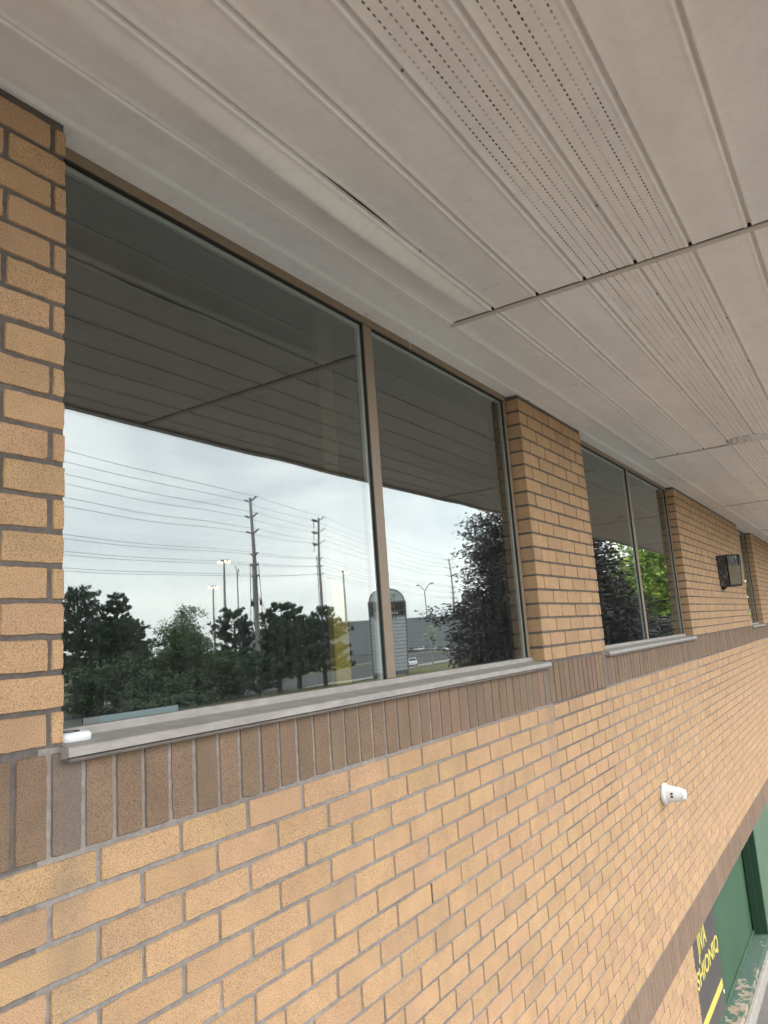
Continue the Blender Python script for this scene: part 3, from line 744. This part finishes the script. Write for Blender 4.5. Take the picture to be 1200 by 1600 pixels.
def leafy(name, loc, blobs, nleaf, size, mat, seed, label, cat, trunk=None, group=None, droop=.3, clump=.5, trad=.12):
    """blobs: (x,y,z,rx,ry,rz) ; leaves gather in clumps inside them"""
    r = random.Random(seed); root = empty(name, loc)
    tr = MB()
    if trunk:
        for pts, rr in trunk: tr.tube(pts, rr, 8)
    cr_ = MB(); vol = [b[3] * b[4] * b[5] for b in blobs]; tot = sum(vol)
    per = 42
    for b, v in zip(blobs, vol):
        nc = max(4, int(nleaf * v / tot / per))
        for _ in range(nc):
            while True:
                p = Vector((r.uniform(-1, 1), r.uniform(-1, 1), r.uniform(-1, 1)))
                if .25 < p.length < 1: break
            p = p * (.45 + .6 * p.length) if p.length < .9 else p * r.uniform(.98, 1.12)
            cc = Vector((b[0] + p.x * b[3], b[1] + p.y * b[4], b[2] + p.z * b[5]))
            tone = r.uniform(.7, 1.3); dirn = Vector((p.x, p.y, .2)).normalized()
            if trunk and r.random() < .5:
                st0 = Vector((b[0] * .4, b[1] * .4, b[2] - b[5] * .5)); tr.tube([tuple(st0), tuple(st0.lerp(cc, .6) + Vector((0, 0, .1))), tuple(cc)], [.03, .018, .006], 4, cap=False)
            for _ in range(per):
                q = cc + Vector((r.gauss(0, 1), r.gauss(0, 1), r.gauss(0, .55))) * clump * .5 + dirn * r.uniform(0, clump * .4)
                nrm = (Vector((r.gauss(0, .6), r.gauss(0, .6), 1)) + dirn * droop).normalized()
                u = nrm.cross(Vector((r.gauss(0, 1), r.gauss(0, 1), r.gauss(0, .3)))).normalized() * size * r.uniform(.6, 1.2)
                w = nrm.cross(u).normalized() * u.length * r.uniform(.5, .75)
                k = tone * r.uniform(.75, 1.25); c = (k * r.uniform(.92, 1.1), k, k * r.uniform(.85, 1.1))
                cr_.face([q - u, q - w * .9 + u * .1, q + u, q + w * .9 + u * .1], c)
    if trunk: tr.build('trunk', BARK, root)
    cr_.build('crown' if trunk else 'foliage', mat, root)
    tag(root, label, cat, group); return root

P = [('pine_tree', (49.0, -68.9), 12.8, 4.6, 1, 'tall pine reflected at the far left edge of the nearest window'),
     ('pine_tree', (50.6, -62.5), 8.6, 4.0, 11, 'low broad pine behind the left shrubs'),
     ('pine_tree', (51.6, -45.1), 3.9, 2.3, 12, 'small low pine hiding the foot of the nearest utility pole'),
     ('pine_tree', (51.7, -65.7), 11.8, 2.9, 2, 'narrow pointed pine, second from the left in the reflection'),
     ('pine_tree', (65.2, -61.5), 9.6, 3.2, 3, 'bushy pine whose tip stands in front of the double street light pole'),
     ('pine_tree', (60.4, -50.2), 8.9, 3.6, 4, 'spiky pine right of the nearest utility pole in the reflection'),
     ('pine_tree', (58.6, -48.6), 7.0, 3.2, 8, 'low pine directly right of the nearest utility pole base'),
     ('pine_tree', (64.7, -51.1), 7.6, 3.1, 5, 'broad pine below the second utility pole'),
     ('pine_tree', (67.5, -49.8), 8.4, 3.4, 6, 'pine just left of the arched pylon sign in the reflection'),
     ('pine_tree', (53.5, -70.9), 9.6, 4.6, 9, 'low pine filling the gap behind the two left pines')]
for nm, (x, y), h, w, sd_, lb in P: pine(nm, (x, y, gz(x, y)), h, w, sd_, lb, lean=(.4 if sd_ == 4 else 0))
g = gz(53.6, -57.6)
leafy('locust_tree', (53.6, -57.6, g), [(.4, 0, 7.0, 1.8, 1.8, 1.9), (-2.4, 2.0, 6.0, 2.2, 2.0, 2.2), (2.6, -2.2, 5.4, 2.6, 2.2, 1.8), (.9, .2, 9.2, 1.5, 1.2, .9), (0, 0, 3.0, 4.4, 4.4, 2.6), (-1.0, 3.4, 5.0, 2.1, 2.0, 2.0), (3.2, -3.2, 4.9, 2.0, 1.9, 1.8)], 36000, .15, LOCUST, 21,
      'wide feathery deciduous tree left of the nearest utility pole', 'tree', [([(0, 0, -.2), (.1, 0, 2.5), (0, 0, 6)], [.22, .16, .06]), ([(0, 0, 1), (-1, .4, 3), (-2, .8, 5)], [.13, .09, .04]), ([(0, 0, 1), (1, -.8, 3), (2, -1.5, 5)], [.13, .09, .04])], clump=.75)
leafy('shrub', (57.0, -54.0, gz(57, -54)), [(0, 0, 2.6, 2.0, 2.0, 2.2), (1.2, -1.0, 1.2, 2.0, 1.6, 1.4)], 5200, .17, LOCUST, 22, 'light green rounded shrub left of the utility pole foot', 'shrub', clump=.6)
leafy('shrub', (44.5, -56.5, gz(44.5, -56.5)), [(0, 0, 2.3, 4.8, 3.4, 2.7)], 9000, .2, SHRUB, 23, 'low dark shrub mass at the lower left of the reflection', 'shrub', clump=.8)
leafy('shrub', (46.5, -50.5, gz(46.5, -50.5)), [(0, 0, 1.5, 5.0, 3.0, 1.9)], 7500, .18, SHRUB, 25, 'low green shrub in front of the feathery tree', 'shrub', clump=.6)
leafy('shrub', (41.0, -45.5, gz(41, -45.5)), [(0, 0, .6, 4.5, 3.0, .8)], 3000, .18, SHRUB, 26, 'ankle-high dark shrub nearest the sill in the reflection', 'shrub', clump=.6)
# purple maple
leafy('purple_maple', (20.2, -5.4, gz(20.2, -5.4)),
      [(0, 0, 4.9, 1.8, 1.7, 2.3), (.4, .7, 3.6, 2.1, 1.9, 2.2), (.2, -.7, 2.8, 2.0, 1.8, 1.9), (.9, 1.3, 2.4, 1.9, 1.5, 2.0), (0, 0, 1.5, 2.4, 2.4, 1.5), (-.5, -2.1, 3.75, .8, .75, .28), (-.1, -1.1, 5.6, .9, .8, .7), (.3, .4, 3.6, 1.5, 1.6, 2.6), (.6, 1.0, 5.7, 1.7, 1.2, 1.3)], 135000, .075, PURPLE, 31,
      'large dark purple-leaved maple reflected beside the brick pier', 'tree', [([(0, 0, -.2), (0, 0, 2), (.1, .1, 5.5)], [.2, .15, .05]), ([(0, 0, 1.2), (.5, .8, 3), (.8, 1.5, 4.6)], [.11, .08, .03]), ([(0, 0, 1.4), (-.3, -1.2, 3), (-.5, -2.1, 3.8)], [.09, .05, .02])], clump=.42)
leafy('green_tree', (60.0, -7.5, gz(60, -7.5)), [(0, 0, 6.5, 4, 4, 3.5), (0, 0, 3.5, 4.5, 4.5, 2.5)], 12000, .2, LOCUST, 35, 'green tree reflected in the narrow third window', 'tree', [([(0, 0, -.2), (0, 0, 5)], [.25, .12])], clump=.9)
leafy('purple_shrub', (26.5, -5.2, gz(26.5, -5.2)), [(0, 0, 1.5, 2.0, 1.8, 1.7), (1.2, .6, 2.6, 1.4, 1.3, 1.1)], 14000, .09, PURPLE, 32, 'dark purple shrub under the bright green tree in the second window', 'shrub', clump=.45)
leafy('bright_green_tree', (36.0, -5.3, gz(36, -5.3)), [(0, 0, 5.2, 2.2, 2.0, 2.1), (-.6, -1.0, 4.4, 2.0, 1.3, 1.3), (.8, 1.0, 3.4, 2.0, 1.7, 1.6), (0, 0, 2.0, 2.0, 2.0, 1.3), (0, .5, 6.0, 1.6, 1.4, 1.5)], 26000, .12, LIME, 33,
      'bright lime green tree reflected in the second window', 'tree', [([(0, 0, -.2), (0, 0, 3), (.1, .1, 5.5)], [.2, .14, .05])], clump=.6)
leafy('sapling', (101.0, -55.0, gz(101, -55)), [(0, 0, 4.9, 1.0, 1.0, 1.5)], 900, .12, PALE, 34, 'thin pale-barked sapling on the verge left of the maple', 'tree',
      [([(0, 0, -.2), (.05, 0, 3), (0, 0, 6)], [.13, .09, .03]), ([(0, 0, 2.2), (-.6, .6, 3.1)], [.06, .03]), ([(0, 0, 2.4), (.5, -.5, 3.3)], [.06, .03])], clump=.5)
for i, (x, y, h) in enumerate([(300, -179, 9), (292, -168, 6.5), (300, -166, 8)]):
    leafy('young_tree', (x, y, gz(x, y)), [(0, 0, h * .5, h * .24, h * .24, h * .5)], 1100, .35, SHRUB, 40 + i,
          ['tallest dark young tree in front of the warehouse', 'shortest young tree by the warehouse wall', 'young tree nearest the warehouse corner'][i], 'tree', [([(0, 0, 0), (0, 0, h * .8)], [.2, .05])], 'young trees by the warehouse', clump=1.0)
# rough grass on the verge
gr = MB(); r_ = random.Random(5)
for _ in range(9000):
    t = r_.random(); x = 36 + 50 * t + r_.gauss(0, 3); y = -44 + 3 * t + r_.gauss(0, 3.5); z = gz(x, y)
    h = r_.uniform(.15, .55); a = r_.uniform(0, 6.28); k = r_.uniform(.7, 1.3)
    gr.face([(x - .04 * math.cos(a), y - .04 * math.sin(a), z), (x + .04 * math.cos(a), y + .04 * math.sin(a), z), (x + r_.gauss(0, .12), y + r_.gauss(0, .12), z + h)], (k, k, k * .9))
tag(gr.build('verge_grass', leaf_mat('tall_dry_grass', (.22, .21, .09), .3)), 'tall dry grass and weeds under the pines', 'grass', kind='stuff')

# ================================================================ UTILITY LINE
WOOD = simple('weathered_pole', (.24, .22, .205), .9, .35, 3)
INS = simple('dark_insulator', (.035, .037, .04), .5, .2)
STEEL = metal('galvanised_steel', (.20, .21, .21), .5, .3)
def u_pole(z_top, base_z, label, rz, gear=False, loc=(0, 0)):
    root = empty('utility_pole', (loc[0], loc[1], base_z), rz); H = z_top - base_z
    q = MB(); q.tube([(0, 0, 0), (0, 0, H * .5), (0, 0, H)], [.30, .23, .15], 12); q.build('pole', WOOD, root)
    for t in range(3):
        for s in (-1, 1):
            q = MB(); z = H - .15 - t * 1.72
            q.tube([(0, s * .1, z - .25), (0, s * .45, z - .15)], .05, 6)
            for k in range(6): q.tube([(0, s * (.42 + k * .13), z - .15 + k * .05), (0, s * (.50 + k * .13), z - .12 + k * .05)], [.085, .05], 8)
            q.build('insulator', INS, root)
    for t in range(3):
        for s in (-1, 1):
            q = MB(); z = H - 6.1 - t * 1.15
            q.tube([(0, s * .15, z - .12), (0, s * .40, z)], .05, 6)
            for k in range(3): q.tube([(0, s * (.38 + k * .12), z + k * .05), (0, s * (.46 + k * .12), z + .03 + k * .05)], [.09, .05], 8)
            q.build('insulator', INS, root)
    if gear:
        q = MB()
        for s, zz in ((-.55, 10.7), (-.3, 10.8), (.55, 9.2 + 1.5)): q.tube([(0, s * 1.4, H - zz), (0, s * 1.4, H - zz - .5)], [.12, .09], 8)
        q.tube([(0, -.9, H - 10.6), (0, .9, H - 10.6)], .05, 6); q.build('fuse_rack', INS, root)
        q = MB()
        for s in (-.8, -.45, .6): q.tube([(0, s, H - 7), (.1, s * 1.3, H - 10.8), (.1, s * 1.5, H - 12.6), (0, s * .6, H - 14.2), (0, .1 * s, H - 14.6)], .035, 5)
        q.build('drop_cable', INS, root)
    tag(root, label, 'utility pole', 'utility poles of the overhead line'); return root
pos = {'Z': (-4.0, -38.5, 15.5), 'A': (55.96, -49.2, 15.5), 'B': (82.93, -61.79, 18.0), 'C': (139.1, -70.9, 16.0), 'D': (200, -82, 16.0)}
def dirn(a, b): return math.atan2(pos[b][1] - pos[a][1], pos[b][0] - pos[a][0])
u_pole(pos['Z'][2], gz(*pos['Z'][:2]), 'utility pole outside the reflection, before the nearest one', dirn('Z', 'A'), loc=pos['Z'][:2])
u_pole(pos['A'][2], gz(*pos['A'][:2]), 'tallest looking utility pole, with fuse rack and looped cables', (dirn('Z', 'A') + dirn('A', 'B')) / 2 + .5, True, loc=pos['A'][:2])
ub = u_pole(pos['B'][2], gz(*pos['B'][:2]), 'second utility pole, with bunched cross-arm hardware at three levels', dirn('B', 'C') + .1, loc=pos['B'][:2])
q = MB(); HB = pos['B'][2] - gz(*pos['B'][:2])
for t in range(3):
    z = HB - .5 - t * 1.75
    q.tube([(0, -.2, z), (0, -1.3, z + .35)], .09, 6); q.tube([(0, -.9, z + .3), (0, -.9, z - .9)], .05, 6); q.tube([(.5, -.2, z + .1), (-.4, -.7, z)], .07, 6)
q.tube([(0, -.42, HB - 5.5), (0, -.45, HB - 14)], .05, 6); q.build('hardware', INS, ub)
u_pole(pos['C'][2], gz(*pos['C'][:2]), 'smallest looking utility pole, beside the purple maple', dirn('B', 'C'), loc=pos['C'][:2])
u_pole(pos['D'][2], gz(*pos['D'][:2]), 'utility pole hidden behind the purple maple', dirn('C', 'D'), loc=pos['D'][:2])
WIRE = simple('wire_metal', (.16, .165, .17), .5, .05)
names = ['upper street side', 'upper field side']
for t in range(6):
    for s in (-1, 1):
        q = MB()
        for a, b in (('Z', 'A'), ('A', 'B'), ('B', 'C'), ('C', 'D')):
            pa, pb = pos[a], pos[b]; d = Vector((pb[0] - pa[0], pb[1] - pa[1])); nrm = Vector((-d.y, d.x)).normalized()
            off = (1.2 if t < 3 else .72) * s; dz = (.1 + t * 1.72) if t < 3 else (6.0 + (t - 3) * 1.15)
            za, zb = pa[2] - dz, pb[2] - dz; pts = []
            sag = d.length ** 2 * .00016
            for i in range(17):
                u = i / 16; pts.append((pa[0] + d.x * u + nrm.x * off, pa[1] + d.y * u + nrm.y * off, za + (zb - za) * u - 4 * sag * u * (1 - u)))
            q.tube(pts, .018 if t < 3 else .016, 4, cap=False)
        lvl = ['topmost', 'second', 'third', 'fourth', 'fifth', 'lowest'][t]
        tag(q.build('overhead_wire', WIRE), f'{lvl} overhead wire on the {"street" if s > 0 else "field"} side of the utility poles', 'wire', 'overhead wires between the utility poles')
gw = MB(); gw.tube([(55.96, -49.2, 6), (60.5, -47.2, gz(60.5, -47.2))], .018, 5); gw.tube([(58.9, -47.9, -.9), (59.1, -47.8, -1.4)], .07, 8); gw.tube([(59.65, -47.6, -2.4), (59.85, -47.5, -2.9)], .07, 8)
tag(gw.build('guy_wire', STEEL), 'slanting guy wire with white guards beside the nearest utility pole', 'guy wire')

# street lights and high masts
def street_light(loc, H, L1, L2, rz, label):
    root = empty('street_light', (loc[0], loc[1], gz(*loc)), rz)
    q = MB(); q.tube([(0, 0, 0), (0, 0, H)], [.13, .07], 8); q.build('pole', STEEL, root)
    for Lx, rise in (L1, L2):
        q = MB(); s = 1 if Lx > 0 else -1
        q.tube([(0, 0, H - .1), (Lx * .35, 0, H + rise * .45), (Lx * .7, 0, H + rise * .85), (Lx, 0, H + rise)], .05, 6); a = q.build('arm', STEEL, root)
        q = MB(); q.tube([(Lx - s * .1, 0, H + rise), (Lx + s * .25, 0, H + rise - .02), (Lx + s * .7, 0, H + rise - .03)], [.06, .13, .05], 8); q.build('lamp_head', STEEL, a)
    tag(root, label, 'street light'); return root
g0 = gz(43, -39.1)
street_light((68.8, -64.2), 8.5 - gz(68.8, -64.2), (2.6, 1.1), (-3.4, 2.2), R(-47 + 180), 'double-armed street light left of the nearest utility pole')
street_light((82.45, -44.43), 5.78 - gz(82.5, -44.4), (1.7, .8), (-1.8, .9), R(-60 + 180), 'double-armed street light right of the arched pylon sign')
LAMP = bpy.data.materials.new('lit_mast_lamp'); LAMP.use_nodes = True
LAMP.node_tree.nodes['Principled BSDF'].inputs['Emission Color'].default_value = (1, .8, .5, 1); LAMP.node_tree.nodes['Principled BSDF'].inputs['Emission Strength'].default_value = 3
def mast(loc, ztop, label):
    root = empty('high_mast_light', (loc[0], loc[1], gz(*loc))); H = ztop - root.location.z
    q = MB(); q.tube([(0, 0, 0), (0, 0, H)], [.38, .2], 8); q.build('pole', STEEL, root)
    q = MB(); q.tube([(1.1 * math.cos(a * math.pi / 4), 1.1 * math.sin(a * math.pi / 4), H - .2) for a in range(9)], .08, 5); q.tube([(-1.1, 0, H - .2), (1.1, 0, H - .2)], .07, 5); q.tube([(0, -1.1, H - .2), (0, 1.1, H - .2)], .07, 5); q.build('lamp_ring', STEEL, root)
    for k in range(6):
        a = k * math.pi / 3; q = MB(); q.tube([(1.3 * math.cos(a), 1.3 * math.sin(a), H - .75), (1.2 * math.cos(a), 1.2 * math.sin(a), H - .3)], [.26, .14], 8); q.build('lamp', LAMP, root)
    tag(root, label, 'high mast light', 'lit high mast lights'); return root
mast((120.1, -118.1), 20, 'tallest looking lit high mast light, left of the utility pole')
mast((165.3, -168.2), 20, 'smallest looking lit high mast light, farthest left')
mast((171.1, -121.8), 20, 'lit high mast light right of the second utility pole')

# ================================================================ PYLON SIGN
ps = empty('pylon_sign', (50.3, -29.9, gz(50.3, -29.9)), 0)
ang = math.atan2(-31.1 + 28.64, 49.53 - 51.12)       # along the sign's face, seen from the building
ps.rotation_euler = (0, 0, ang - math.pi + R(0))
tag(ps, 'white arched pylon sign with green lettering and a column of tenant slats', 'pylon sign')
zb = -gz(50.3, -29.9)
WHT = simple('sign_white', (.50, .52, .53), .5, .15, 3); GRY = metal('sign_grey_metal', (.14, .145, .16), .5, .2)
q = MB(); w = 1.46; d = .35
q.box((-w, -d, zb - 2.75), (w, d, zb + 3.0)); q.build('cabinet', GRY, ps, .02)
q = MB()
for x in (-w + .02, w - .26): q.box((x, -.16, -.2), (x + .24, .16, zb - 2.76))
q.build('leg', GRY, ps)
q = MB(); n = 24; arc = [(1.32 * math.cos(math.pi * i / n), 3.01 + 1.02 * math.sin(math.pi * i / n)) for i in range(n + 1)]
pf_ = [(x, -.2, zb + z) for x, z in arc]; pb_ = [(x, .2, zb + z) for x, z in arc]
q.poly(pf_ + pb_, [tuple(range(n + 1)), tuple(range(2 * n + 1, n, -1))] + [(i, n + 1 + i, n + 2 + i, i + 1) for i in range(n)] + [(0, n, 2 * n + 1, n + 1)]); q.build('arch', WHT, ps)
q = MB(); q.tube(pf_, .05, 6); q.tube(pb_, .05, 6); q.build('arch_rim', GRY, ps)
for s in (-1, 1):
    yb = s * (d + .003)
    def fb(x0, x1, z0, z1, t=.012): 
        a, b = sorted((yb, yb + s * t)); return (x0, a, zb + z0), (x1, b, zb + z1)
    q = MB(); q.box(*fb(-w + .14, w - .14, 2.27, 2.88)); q.box(*fb(-w + .14, w - .14, 1.85, 2.2)); q.build('black_panel', simple('sign_black', (.022, .02, .018), .4, .3, 6), ps)
    q = MB(); r2 = random.Random(3)
    for k in range(9): q.box(*fb(-w + .35 + k * .19, -w + .47 + k * .19, 2.42, 2.74, .020))
    q.build('amber_lettering', simple('sign_amber', (.22, .13, .04), .5, .2), ps)
    q = MB()
    for k in range(9): q.box(*fb(-w + .5 + k * .2, -w + .63 + k * .2, 1.94, 2.12, .020))
    q.build('white_lettering', WHT, ps)
    q = MB()
    for k in range(15): q.box(*fb(-w + .14, w - .14, 1.46 - k * .28, 1.78 - k * .28 - .085))
    q.build('tenant_slat', WHT, ps)
    q = MB()
    for k in range(8): q.box(*fb(-w + .4 + k * .22, -w + .52 + k * .22, 1.52, 1.68, .020))
    q.build('grey_lettering', GRY, ps)
    text_mesh('TASK', .62, simple('sign_green', (.02, .30, .22), .5, .1), 'green_lettering', ps, (0, s * .215, zb + 3.12), (R(90), 0, 0 if s < 0 else math.pi), align='CENTER')

# ================================================================ WAREHOUSE
def clad(name, c):
    M = Mat(name, c, .6)
    sx = M.n('ShaderNodeSeparateXYZ'); M.l(M.tc.outputs['Object'], sx.inputs[0])
    b = M.math('LESS_THAN', M.math('FRACT', M.math('DIVIDE', sx.outputs[2], 1.6)), .12)
    M.col = M.mixc('MULTIPLY', b, M.col, (.82, .84, .88)); return M.done()
wh = empty('warehouse', (262, -142, -5.3), math.atan2(35, 21)); tag(wh, 'long grey metal-clad warehouse with a darker end wing', 'warehouse')
q = MB(); q.box((-80, -60, 0), (12, 0, 12.6)); q.build('wall', clad('light_cladding', (.27, .29, .30)), wh)
q = MB(); q.box((12.01, -60, 0), (70, .6, 13.1)); q.build('wing_wall', clad('dark_cladding', (.17, .18, .185)), wh)
q = MB(); q.box((19, .61, 0), (60, .9, 10.0)); q.build('glazed_wall', simple('dark_glazing', (.03, .045, .055), .2, .2, 1), wh)
q = MB(); q.box((-80.3, -60.3, 12.61), (12, .3, 13.0)); q.build('roof', simple('pale_coping', (.45, .46, .47), .6, .1), wh)

# ================================================================ CARS
CP = {}
def paint(n, c):
    if n not in CP:
        CP[n] = metal(n + '_paint', c, .3, .1)
    return CP[n]
TYRE = simple('tyre_rubber', (.02, .02, .02), .8, .1); CG = simple('car_glass', (.02, .025, .03), .1, .1); RIM = metal('rim_metal', (.4, .4, .4), .3, .1)
HL = simple('headlight_lens', (.75, .75, .72), .2, .1); TLm = simple('tail_lamp_lens', (.35, .02, .02), .3, .1)
def car(loc, rz, pn, pc, label, group=None):
    root = empty('car', (loc[0], loc[1], gz(*loc) + .08), rz)
    side = [(-2.2, .35), (-2.22, .75), (-2.05, .92), (-1.55, .98), (-1.0, 1.40), (-.4, 1.47), (.35, 1.42), (1.05, .98), (1.9, .84), (2.2, .68), (2.22, .35)]
    q = MB(); n = len(side)
    L_ = []; 
    for wv, sc_ in ((-.88, 1), (-.80, 1), (.80, 1), (.88, 1)):
        for x, z in side:
            inn = .14 if z > 1.1 else 0
            L_.append((x, (wv if abs(wv) < .85 else wv) * (1 - inn), z if abs(wv) < .85 else min(z, z - .05)))
    fs = [tuple(range(n - 1, -1, -1)), tuple(range(3 * n, 4 * n))]
    for k in range(3):
        for i in range(n): fs.append((k * n + i, k * n + (i + 1) % n, (k + 1) * n + (i + 1) % n, (k + 1) * n + i))
    q.poly(L_, fs, sm=False); q.build('body', paint(pn, pc), root, .03)
    q = MB()
    for s in (-1, 1):
        y = s * .775; q.poly([(-1.35, y * 1.08, 1.0), (-.95, y, 1.34), (-.4, y, 1.40), (.3, y, 1.36), (.85, y * 1.08, 1.0), (-1.35, y * 1.03, 1.0)], [(0, 1, 2, 3, 4)])
    q.poly([(.47, -.62, 1.38), (.47, .62, 1.38), (1.03, .72, 1.02), (1.03, -.72, 1.02)], [(0, 1, 2, 3)]); q.poly([(-1.08, -.62, 1.37), (-1.08, .62, 1.37), (-1.56, .72, 1.02), (-1.56, -.72, 1.02)], [(0, 1, 2, 3)])
    q.v = [(x * 1.005, y_ * 1.02, z + .012) for x, y_, z in q.v]; q.build('window', CG, root)
    for x in (-1.35, 1.38):
        for s in (-1, 1):
            q = MB(); q.tube([(x, s * .70, .32), (x, s * .91, .32)], .33, 16); t = q.build('wheel', TYRE, root)
            q = MB(); q.tube([(x, s * .90, .32), (x, s * .918, .32)], .20, 12); q.build('rim', RIM, t)
    for s in (-1, 1):
        q = MB(); q.box((2.12, s * .62 - .16, .60), (2.235, s * .62 + .16, .74)); q.build('headlight', HL, root, .02)
        q = MB(); q.box((-2.24, s * .66 - .14, .68), (-2.14, s * .66 + .14, .84)); q.build('tail_lamp', TLm, root, .02)
    tag(root, label, 'car', group); return root
rd = math.atan2(-96, 310)
car((117.0, -68.2), rd + math.pi - .25, 'white', (.80, .80, .80), 'white car driving on the road beside the pylon sign')
cols = [('dark_red', (.12, .03, .03)), ('black', (.02, .02, .02)), ('silver', (.45, .46, .47)), ('pale', (.7, .7, .7)), ('blue_grey', (.08, .1, .14)), ('silver', (.45, .46, .47)), ('black', (.02, .02, .02)), ('pale', (.7, .7, .7)), ('dark_red', (.12, .03, .03))]
A0, A1 = Vector((233.4, -140.9)), Vector((226.2, -120.0))
ords = ['dark red car parked at the left end of the row by the warehouse', 'black car parked second from the left by the warehouse', 'silver car parked third from the left by the warehouse', 'white car parked fourth from the left by the warehouse', 'blue-grey car parked in the middle of the row by the warehouse', 'silver car parked fourth from the right by the warehouse', 'black car parked third from the right by the warehouse', 'white car parked second from the right by the warehouse', 'dark red car parked at the right end of the row by the warehouse']
for i, (pn, pc) in enumerate(cols):
    p_ = A0.lerp(A1, i / 7.5); car((p_.x, p_.y), R(-20) + math.pi, pn, pc, ords[i], 'cars parked in front of the warehouse')
